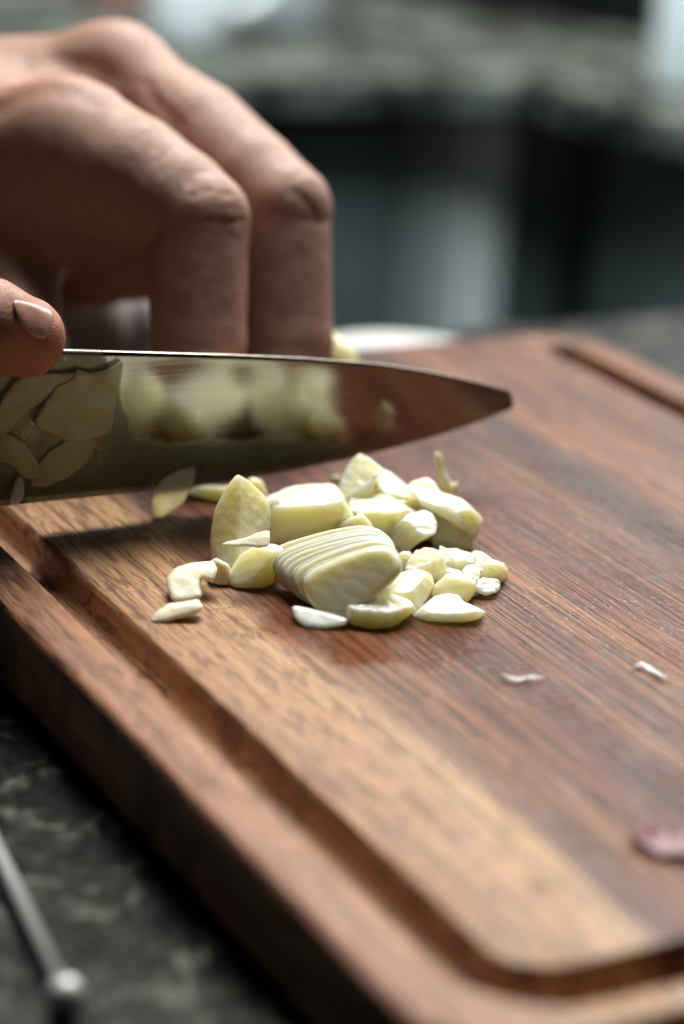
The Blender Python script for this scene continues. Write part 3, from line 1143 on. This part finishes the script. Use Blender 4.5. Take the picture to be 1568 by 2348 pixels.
# 11 minced cluster: ragged lumps pressed together
MINCE = [
    ([(296, 545), (318, 500), (350, 468), (400, 455), (452, 478), (470, 540), (440, 605), (385, 600), (330, 585)], 640, 'wide garlic lump at the left end of the minced cluster'),
    ([(450, 480), (458, 440), (480, 458), (515, 455), (560, 470), (605, 480), (600, 525), (545, 565), (480, 560)], 610, 'ragged garlic lump on top of the minced cluster'),
    ([(590, 490), (615, 465), (655, 480), (690, 508), (730, 520), (752, 548), (738, 590), (690, 605), (645, 590), (600, 545)], 630, 'knobby garlic lump at the right end of the minced cluster'),
    ([(552, 555), (572, 535), (604, 532), (628, 558), (622, 605), (580, 615), (556, 590)], 680, 'small bright garlic bit in the middle of the minced cluster'),
    ([(616, 600), (660, 590), (705, 595), (724, 620), (705, 645), (665, 662), (622, 650)], 662, 'low garlic bit touching the wood at the right of the minced cluster'),
    ([(575, 640), (600, 610), (645, 618), (662, 648), (620, 685), (580, 688)], 688, 'garlic bit tucked beside the rounded chunk under the minced cluster'),
    ([(400, 560), (450, 540), (520, 545), (560, 580), (540, 640), (450, 640), (405, 610)], 650, 'broad garlic bit below the ragged lump of the minced cluster'),
]
for k, (pts, by, lab) in enumerate(MINCE):
    rr = random.Random(100 + k)
    mx = sum(p[0] for p in pts) / len(pts)
    my = min(p[1] for p in pts)
    piece('garlic_lump', lab, Z4(pts), base=Z4([(mx, by)])[0], back=.0004 if k == 4 else .0036, T=.0034, R=.0008, facets=[(*Z4([(mx, my + 45)])[0], .0022, (rr.uniform(-.4, .4), .75, .55))],
          rough=.00030, wl=.0012, mat=GARLIC, group=G, seed=k + 20)

# 12 back right pieces
piece('garlic_chunk', 'tall garlic chunk at the back of the heap under the knife edge',
      Z4([(80, 30), (130, 60), (180, 100), (150, 130), (140, 165), (140, 210), (90, 225), (50, 240), (40, 280), (0, 285), (-35, 240), (0, 150), (30, 80)]), base=Z2([(890, 430)])[0], back=.002, T=.0045, R=.0018,
      facets=[(*Z2([(900, 190)])[0], .0020, (-.3, .6, .74))], rough=.0002, mat=GARLIC, group=G, seed=41)
piece('garlic_chunk', 'blocky garlic chunk leaning right of the tall back chunk',
      Z4([(125, 155), (160, 105), (200, 95), (250, 130), (310, 180), (365, 235), (340, 280), (300, 275), (250, 250), (190, 215), (140, 215)]), base=Z2([(1030, 420)])[0], back=.0045, T=.0042, R=.0016,
      facets=[(*Z2([(1010, 230)])[0], .0020, (.1, .75, .65)), (*Z2([(960, 250)])[0], .0020, (-.7, .0, .7))], rough=.00022, mat=GARLIC, group=G, seed=42)
piece('garlic_chunk', 'yellow garlic chunk with a ragged white top edge in the middle of the heap',
      Z4([(45, 230), (80, 210), (130, 215), (185, 205), (240, 235), (290, 265), (335, 295), (300, 330), (255, 370), (225, 405), (180, 395), (130, 345), (85, 300), (50, 275)]), base=Z2([(980, 500)])[0], back=.004, T=.0044, R=.0016,
      facets=[(*Z2([(970, 310)])[0], .0016, (0, .92, .4))], rough=.00024, wl=.0018, mat=GARLIC_YELLOW, group=G, seed=43)
piece('garlic_chunk', 'faceted pale garlic chunk right of the sliced clove top',
      Z4([(200, 410), (250, 350), (300, 305), (370, 285), (405, 300), (425, 345), (420, 380), (340, 425), (290, 470), (235, 485)]), base=Z2([(1090, 540)])[0], back=.004, T=.0042, R=.0012,
      facets=[(*Z2([(1120, 380)])[0], .0018, (.1, .72, .7)), (*Z2([(1060, 440)])[0], .0016, (-.5, .1, .86))], rough=.00012, mat=GARLIC, group=G, seed=44)
piece('garlic_chunk', 'broad flat garlic chunk crowning the right side of the heap',
      Z4([(310, 185), (340, 155), (400, 140), (430, 160), (450, 200), (540, 225), (600, 280), (625, 310), (612, 350), (595, 388), (520, 335), (430, 283), (380, 255), (350, 220)]), base=Z2([(1230, 500)])[0], back=.0045, T=.0036, R=.0014,
      tilt=(0, -.35), facets=[(*Z2([(1200, 280)])[0], .0018, (.15, .75, .65))], rough=.00020, mat=GARLIC, group=G, seed=45)
piece('garlic_slab', 'thick yellowish garlic slab under the broad flat chunk at the right',
      Z4([(360, 260), (430, 288), (520, 338), (592, 392), (580, 452), (500, 460), (430, 450), (400, 380)]), base=Z2([(1240, 500)])[0], back=.006, T=.0046, R=.0012,
      rough=.0001, mat=GARLIC_YELLOW, group=G, seed=46)
piece('garlic_sliver', 'thin upright garlic sliver standing at the back right of the heap',
      Z4([(425, 25), (445, 20), (465, 45), (475, 100), (500, 150), (525, 140), (527, 170), (510, 205), (480, 190), (445, 155), (438, 80)]), base=Z2([(1235, 400)])[0], back=.008, T=.0014, R=.0008,
      rough=.0002, wl=.0016, mat=GARLIC_PALE, group=G, seed=47)
piece('garlic_chip', 'small garlic chip between the sliced clove and the minced crumbs',
      Z2([(1040, 505), (1065, 490), (1092, 490), (1098, 530), (1080, 570), (1058, 575), (1045, 545)]), base=Z2([(1070, 590)])[0], back=.002, T=.0022, rough=.00015, mat=GARLIC, group=G, seed=48)
piece('garlic_chip', 'yellowish chip filling the gap behind the top of the fan of slices',
      Z2([(800, 395), (860, 365), (905, 345), (940, 385), (960, 420), (900, 440), (820, 430)]), base=Z2([(880, 560)])[0], back=.006, T=.0036, rough=.0002, mat=GARLIC_YELLOW, group=G, seed=49)
piece('garlic_chunk', 'inner garlic chunk holding up the middle of the heap',
      Z2([(900, 330), (1000, 300), (1120, 300), (1180, 380), (1150, 480), (1020, 500), (930, 450)]), base=Z2([(1030, 500)])[0], back=.011, T=.005, rough=.0002, mat=GARLIC_YELLOW, group=G, seed=50)
# 15, 16 translucent pieces behind
piece('garlic_slice', 'dim translucent garlic slice behind the wedge below the knife edge',
      Z2([(440, 240), (480, 208), (515, 220), (535, 270), (540, 320), (480, 360), (420, 340), (380, 300), (250, 262), (300, 235)]), base=Z2([(460, 360)])[0], back=.009, T=.0022, R=.001, rough=.00012, mat=GARLIC_YELLOW, group=G, seed=51)
piece('garlic_chip', 'clear wet garlic chip left of the tall back chunk',
      Z2([(782, 205), (805, 196), (832, 205), (830, 250), (815, 275), (795, 255)]), base=Z2([(820, 330)])[0], back=.008, T=.0015, R=.0008, rough=.0002, mat=GARLIC_GREEN, group=G, seed=52)

# pieces stuck on the blade
BN = np.array([0, -1.0, -LEAN]) / math.hypot(1, LEAN)


def stuck(name, label, pts, T, mat, y=YB - .0012, R=None, rough=.0001, seed=1, tilt=(0, 0), facets=()):
    return piece(name, label, pts, frame=(np.array([.2, y + .0004 - T * .5 - (.02 - .0056) * LEAN, .02]), BN), T=T * .75, R=R or T * .45, rough=rough * 1.8, wl=.0030, mat=mat, group='garlic stuck to the blade', seed=seed, floor=False, tilt=tilt, facets=facets)


stuck('garlic_flake', 'oval garlic flake hanging from the blade edge', Z3([(700, 1075), (690, 1020), (705, 960), (740, 915), (800, 885), (850, 872), (864, 890), (850, 950), (815, 1010), (770, 1050), (740, 1070), (722, 1112), (705, 1090), (688, 1086)]), .0008, GARLIC_PALE, y=YB - .0009, seed=61)
stuck('garlic_strip', 'long curved garlic strip at the upper left of the blade', Z3([(0, 690), (0, 610), (30, 545), (75, 480), (150, 455), (240, 452), (320, 445), (300, 475), (230, 520), (180, 570), (110, 610), (60, 680), (20, 712)]), .0011, GARLIC_GREEN, seed=62)
stuck('garlic_slice', 'biggest flat garlic slice stuck on the blade near the spine', Z3([(175, 640), (240, 540), (260, 505), (330, 470), (345, 440), (400, 455), (470, 440), (530, 400), (525, 480), (500, 600), (480, 690), (400, 715), (310, 728), (230, 690), (190, 670)]), .0012, GARLIC_GREEN, seed=63)
stuck('garlic_ring', 'greenish curved garlic slice low at the left of the blade', Z3([(0, 720), (60, 728), (120, 770), (160, 840), (166, 895), (120, 905), (85, 880), (60, 850), (0, 830)]), .0010, GARLIC_GREEN, seed=65)
stuck('garlic_sliver', 'narrow garlic sliver upright at the lower left blade edge', Z3([(45, 1015), (60, 960), (75, 915), (92, 908), (106, 940), (104, 985), (80, 1028)]), .0008, GARLIC_PALE, seed=66)
stuck('garlic_slice', 'thin dull garlic slice on the middle of the blade below the big slice', Z3([(170, 860), (230, 790), (300, 745), (390, 738), (420, 760), (400, 810), (360, 860), (300, 900), (210, 940), (150, 930)]), .0004, GARLIC_GREEN, y=YB - .0009, seed=67)
stuck('garlic_speck', 'dark wet speck of skin at the right end of the smear on the blade', Z3([(622, 720), (640, 708), (670, 700), (684, 684), (688, 698), (668, 718), (635, 730)]), .00025, simple('wet_skin_speck', (.20, .21, .12), .5), y=YB - .0006, seed=68)

# clove held by the fingertips
cl = dp(738, 852, .512)
V, Q = surface(lambda P: smax(ell(P, cl, (.0080, .0075, .0090)) + .0001 * wn(P, .004, 3), .0003 - P[:, 2], .0005), cl - .012, cl + .012, .0004)
tag(mesh('garlic_clove', V, Q, GARLIC_YELLOW), 'whole peeled garlic clove held under the fingertips behind the blade', 'garlic clove')

# ------------------------------------------------------------------ scraps on the board
ONION = simple('red_onion_skin', (.24, .045, .07), .40, 0, .3, .55, 260)
ONION.node_tree.nodes['Principled BSDF'].inputs['Transmission Weight'].default_value = .5
FILM = simple('garlic_film', (.80, .78, .74), .2, 0, .6, .1, 400)
FILM.node_tree.nodes['Principled BSDF'].inputs['Alpha'].default_value = .45


def curl(name, label, cat, pts, wid, lift, mat, z0=.0004):
    """a thin curled ribbon of skin with thickness lying on the board"""
    n = len(pts)
    V, Fc = [], []
    P = [at(x, y, 0) for x, y in pts]
    K = 6
    for i in range(n):
        a = P[min(i + 1, n - 1)] - P[max(i - 1, 0)]
        a = a / (np.linalg.norm(a) + 1e-9)
        s = np.array([-a[1], a[0], 0])
        w = wid * math.sin(math.pi * (i + .6) / (n + .2)) ** .6
        for j in range(K):
            u = j / (K - 1) * 2 - 1
            zz = z0 + lift * (u * u) * (1 + .4 * math.sin(i * 1.9)) + .0002 * math.sin(i * 2.3 + j)
            V.append(P[i] + s * w * u + np.array([0, 0, max(zz, .00015) + .0002]))
    nv = len(V)
    V = V + [v - np.array([0, 0, .00018]) for v in V]
    for i in range(n - 1):
        for j in range(K - 1):
            q = [i * K + j, (i + 1) * K + j, (i + 1) * K + j + 1, i * K + j + 1]
            Fc.append(q)
            Fc.append([nv + k for k in q[::-1]])
    rim = [i * K for i in range(n)] + [(n - 1) * K + j for j in range(1, K)] + [i * K + K - 1 for i in range(n - 2, -1, -1)] + [j for j in range(K - 2, 0, -1)]
    for a_, b_ in zip(rim, rim[1:] + rim[:1]):
        Fc.append([b_, a_, nv + a_, nv + b_])
    return tag(mesh(name, V, Fc, mat), label, cat)


curl('garlic_skin', 'thin white curl of garlic skin alone on the wood right of the heap', 'garlic skin', [(1150, 1552), (1165, 1562), (1185, 1565), (1205, 1560), (1225, 1562), (1245, 1560)], .0005, .00015, FILM)
curl('garlic_skin', 'faint scrap of garlic skin near the board middle towards the right picture edge', 'garlic skin', [(1450, 1535), (1470, 1530), (1490, 1540), (1510, 1552), (1525, 1565)], .0007, .00012, FILM)
curl('onion_skin', 'curled dark red onion skin scrap at the right picture edge', 'onion skin', [(1470, 1905), (1490, 1935), (1520, 1950), (1560, 1950), (1610, 1935), (1650, 1900)], .0034, .0005, ONION)
# ------------------------------------------------------------------ hands


def chain(P, J, k=.0008):
    f = None
    for (a, ra), (b_, rb) in zip(J, J[1:]):
        g = cone(P, a, b_, ra, rb)
        f = g if f is None else smin(f, g, k)
    return f


HS = 1.025


def J(lst):
    """(px, py, depth, radius in m)"""
    return [(dp(x, y, t * HS), r * HS) for x, y, t, r in lst]


# holding hand: index and middle curled in front, ring and little finger tucked behind, thumb at the left
IDX = J([(150, 340, .488, .0140), (300, 410, .480, .0128), (400, 468, .476, .0113), (450, 508, .4735, .0103), (457, 790, .4700, .0093), (470, 930, .465, .0068)])
MID = J([(270, 190, .520, .0108), (450, 318, .509, .0120), (570, 420, .501, .0112), (642, 484, .496, .0105), (660, 790, .4915, .0093), (655, 930, .486, .0066)])
RNG = J([(265, 230, .545, .0105), (400, 400, .532, .0100), (450, 560, .522, .0094), (360, 590, .516, .0090), (200, 605, .508, .0086)])
LIT = J([(200, 260, .565, .0090), (280, 430, .556, .0085), (330, 580, .545, .0080), (230, 625, .535, .0078), (110, 640, .528, .0070)])
THM = J([(-330, 420, .505, .0150), (-80, 400, .506, .0125), (5, 520, .496, .0096), (32, 650, .486, .0088), (60, 800, .474, .0080), (92, 925, .472, .0068)])
WR = dp(-560, 300, .535 * HS)
WR2 = dp(-560, 420, .520 * HS)
ARM = dp(-1500, 330, .545 * HS)
strokes = [  # (points, half width px, depth m: + carves, - raises), nearest depth limit
    (Z1([(0, 425), (100, 365), (250, 345), (400, 378), (490, 425)]), 24, -.0007, .53),
    (Z1([(0, 490), (110, 430), (250, 400), (390, 425)]), 26, .0004, .53),
    (Z1([(120, 320), (260, 285), (400, 300), (470, 340)]), 26, .0005, .54),
    (Z1([(860, 872), (920, 856), (975, 862), (1035, 876)]), 4, .00045, .50),
    (Z1([(935, 985), (1010, 996), (1095, 990)]), 5, .00045, .50),
    (Z1([(985, 880), (1000, 905), (975, 940)]), 2.5, .0003, .50),
    (Z1([(850, 800), (905, 770), (960, 780)]), 2.5, .0003, .50),
    (Z1([(830, 830), (890, 810), (1000, 830)]), 2.2, .00025, .50),
    (Z1([(950, 935), (1020, 925), (1080, 945)]), 3, .00025, .50),
    (Z1([(1320, 860), (1375, 905), (1405, 965)]), 9, .0004, .55),
    (Z1([(1310, 800), (1370, 760), (1420, 780)]), 5, .0003, .55),
    (Z1([(1360, 980), (1420, 1000), (1470, 985)]), 5, .0004, .55),
    (Z1([(660, 380), (690, 450), (800, 560)]), 14, .0005, .53),
    (Z1([(660, 1110), (690, 1060), (720, 1020)]), 8, .0005, .50),
]
rs_ = random.Random(8)
for k in range(16):        # fine skin folds across the back of the index finger
    t_ = rs_.uniform(0, 1)
    bx, by = 520 + 330 * t_ + rs_.uniform(-20, 20), 500 + 330 * t_ + rs_.uniform(-20, 20)
    ln = rs_.uniform(25, 60)
    strokes.append((Z1([(bx - ln * .75, by + ln * .55), (bx, by + rs_.uniform(-6, 6)), (bx + ln * .7, by - ln * .5)]), 2.6, .00018, .50))


def hand_core(P):
    fi = smin(chain(P, IDX), np.minimum(ell(P, IDX[3][0] + UU * .0004 + UR * .0006, (.0090, .0090, .0090)), 1), .003)
    fm = smin(chain(P, MID), ell(P, MID[3][0] + UU * .0004 + UR * .0006, (.0090, .0090, .0090)), .003)
    fr, fl, ft = chain(P, RNG), chain(P, LIT), chain(P, THM, .002)
    pal = None
    for a, ra, b_, rb in ((IDX[0][0], .0118, WR2, .019), (MID[0][0], .0112, WR, .019), (RNG[0][0], .0105, WR, .018), (LIT[0][0], .0098, WR, .018),
                          (THM[1][0], .0130, WR2, .018), (IDX[0][0] - UU * .008, .012, THM[1][0] - UU * .002, .012), (IDX[1][0] - UU * .006 - UB * .003, .0095, THM[2][0] - UB * .004, .0095), (RNG[3][0] + UU * .012, .0105, THM[2][0] - UB * .012, .011), (dp(-120, 330, .51 * HS), .019, dp(60, 330, .51 * HS), .014)):
        g = cone(P, a, b_, ra, rb)
        pal = g if pal is None else smin(pal, g, .010)
    # knuckle of the middle finger
    pal = smin(pal, ell(P, MID[0][0] + UU * .0030 - UR * .0018, (.0092, .0092, .0090)), .007)
    arm = cone(P, WR * .5 + WR2 * .5, ARM, .0235, .032)
    pal = smin(pal, arm, .015)
    fg = smin(fi, fm, .0008)
    fg = smin(fg, smin(fr, fl, .001), .0008)
    fg = smin(fg, ft, .0012)
    return smin(pal, fg, .0065)


def hand_fn(P):
    f = hand_core(P)
    near = np.abs(f) < .006
    if near.any():
        Pn = P[near]
        X, Y, t = proj(Pn)
        g = np.zeros(len(Pn))
        for pts, w, dpt, lim in strokes:
            dd = line_d(X, Y, pts)
            g += dpt * np.exp(-(dd / w) ** 2) * (t < lim * HS)
        g += .00006 * wn(Pn, .007, 2) + .00004 * wn(Pn, .0022, 4)
        f = f.copy()
        f[near] += np.clip(g, -.0008, .0010)
    return f


allp = np.array([p for p, r in IDX + MID + RNG + LIT + THM] + [WR, WR2])
V, Q = surface(hand_fn, np.minimum(allp.min(0), ARM + .01) - .036, np.maximum(allp.max(0), ARM) + .03, .00085)
hand = mesh('hand', V, Q, SKIN)


def redness(o, V, spots):
    at_ = o.data.attributes.new('redness', 'FLOAT', 'POINT')
    r = np.zeros(len(V))
    for c_, rad, amt in spots:
        d = np.sqrt(((V - c_) ** 2).sum(1))
        r += amt * np.exp(-(d / rad) ** 2)
    at_.data.foreach_set('value', np.clip(r, 0, 1).astype(np.float32))


redness(hand, V, [(dp(530, 490, .466), .009, .55), (dp(725, 430, .49), .010, .5), (dp(290, 80, .51), .012, .6), (dp(120, 160, .49), .011, .45), (dp(460, 850, .46), .016, .5), (dp(660, 850, .48), .016, .7),
                    (dp(700, 600, .485), .010, .3), (dp(240, 660, .515), .02, .15)])
tag(hand, 'bare left hand with curled index and middle fingers gripping a garlic clove behind the blade', 'hand')

# knife hand: the fingertip on the spine in the picture, the rest beyond the left edge
def JY(lst):
    return [(aty(x, y, yy * SK), r * SK) for x, y, yy, r in lst]


KI = JY([(58, 768, .3755, .0066), (-20, 748, .3755, .0080), (-160, 700, .3765, .0086), (-420, 610, .3790, .0093), (-760, 600, .3830, .0115)])
tipc = KI[0][0]
kmcp = KI[-1][0]


def off(p, x, y, z):
    return p + np.array([x, y, z])


KO = np.array([0, .012, -.004])
KM = [(off(kmcp, -.012, .003, -.004), .0112), (KO + np.array([.060, .362, .046]), .0095), (KO + np.array([.052, .366, .022]), .0088), (KO + np.array([.046, .385, .016]), .0075)]
KR = [(off(kmcp, -.028, .004, -.004), .0108), (KO + np.array([.040, .362, .046]), .0092), (KO + np.array([.032, .366, .021]), .0086), (KO + np.array([.028, .385, .015]), .0073)]
KL = [(off(kmcp, -.044, .006, -.006), .0100), (KO + np.array([.020, .364, .044]), .0084), (KO + np.array([.012, .368, .022]), .0078), (KO + np.array([.010, .384, .016]), .0066)]
KT = [(KO + np.array([-.010, .402, .052]), .0140), (KO + np.array([.030, .402, .048]), .0115), (KO + np.array([.058, .396, .040]), .0095), (KO + np.array([.080, .392, .034]), .0078)]
KW = KO + np.array([-.045, .395, .062])


def knife_hand_fn(P):
    f = chain(P, KI)
    f = smin(f, cone(P, KI[0][0] - UU * .0008, KI[1][0] - UU * .0006, .0066, .0079), .002)
    g = np.minimum(np.minimum(chain(P, KM), chain(P, KR)), np.minimum(chain(P, KL), chain(P, KT)))
    pal = None
    for a, ra in ((KI[-1][0], .0118), (KM[0][0], .0115), (KR[0][0], .011), (KL[0][0], .0105), (KT[0][0], .014)):
        c_ = cone(P, a, KW, ra, .019)
        pal = c_ if pal is None else smin(pal, c_, .010)
    pal = smin(pal, cone(P, KW, KW + np.array([-.075, .012, .012]), .022, .030), .012)
    f = smin(smin(f, g, .001), pal, .006)
    return f + .00010 * wn(P, .005, 2)


allk = np.array([p for p, r in KI + KM + KR + KL + KT] + [KW, KW + np.array([-.075, .012, .012])])
V, Q = surface(knife_hand_fn, allk.min(0) - .034, allk.max(0) + .034, .0009)
khand = mesh('hand', V, Q, SKIN)
redness(khand, V, [(aty(95, 800, .384), .008, 1.0), (aty(30, 770, .382), .010, .7)])
tag(khand, 'fingertip with a pink nail pressing on the knife spine, hand beyond the picture edge', 'hand')

# nail on that fingertip: a thin shell following the fingertip
nout = smooth_poly(Z3([(52, 105), (110, 115), (185, 135), (240, 160), (246, 195), (232, 240), (205, 292), (150, 285), (100, 240), (62, 175)]), 2)
ndep = depth_of(tipc)


def nail_fn(P):
    X, Y, t = proj(P)
    a = poly_d(X, Y, nout) * ndep / F_PX
    s = knife_hand_fn(P)
    f = np.maximum(s - .00055, -.0006 - s)
    f = smax(f, a, .0008)
    return np.maximum(f, t - ndep - .0035)


V, Q = surface(nail_fn, tipc - .013, tipc + .013, .00028)
mesh('nail', V, Q, NAIL, khand)
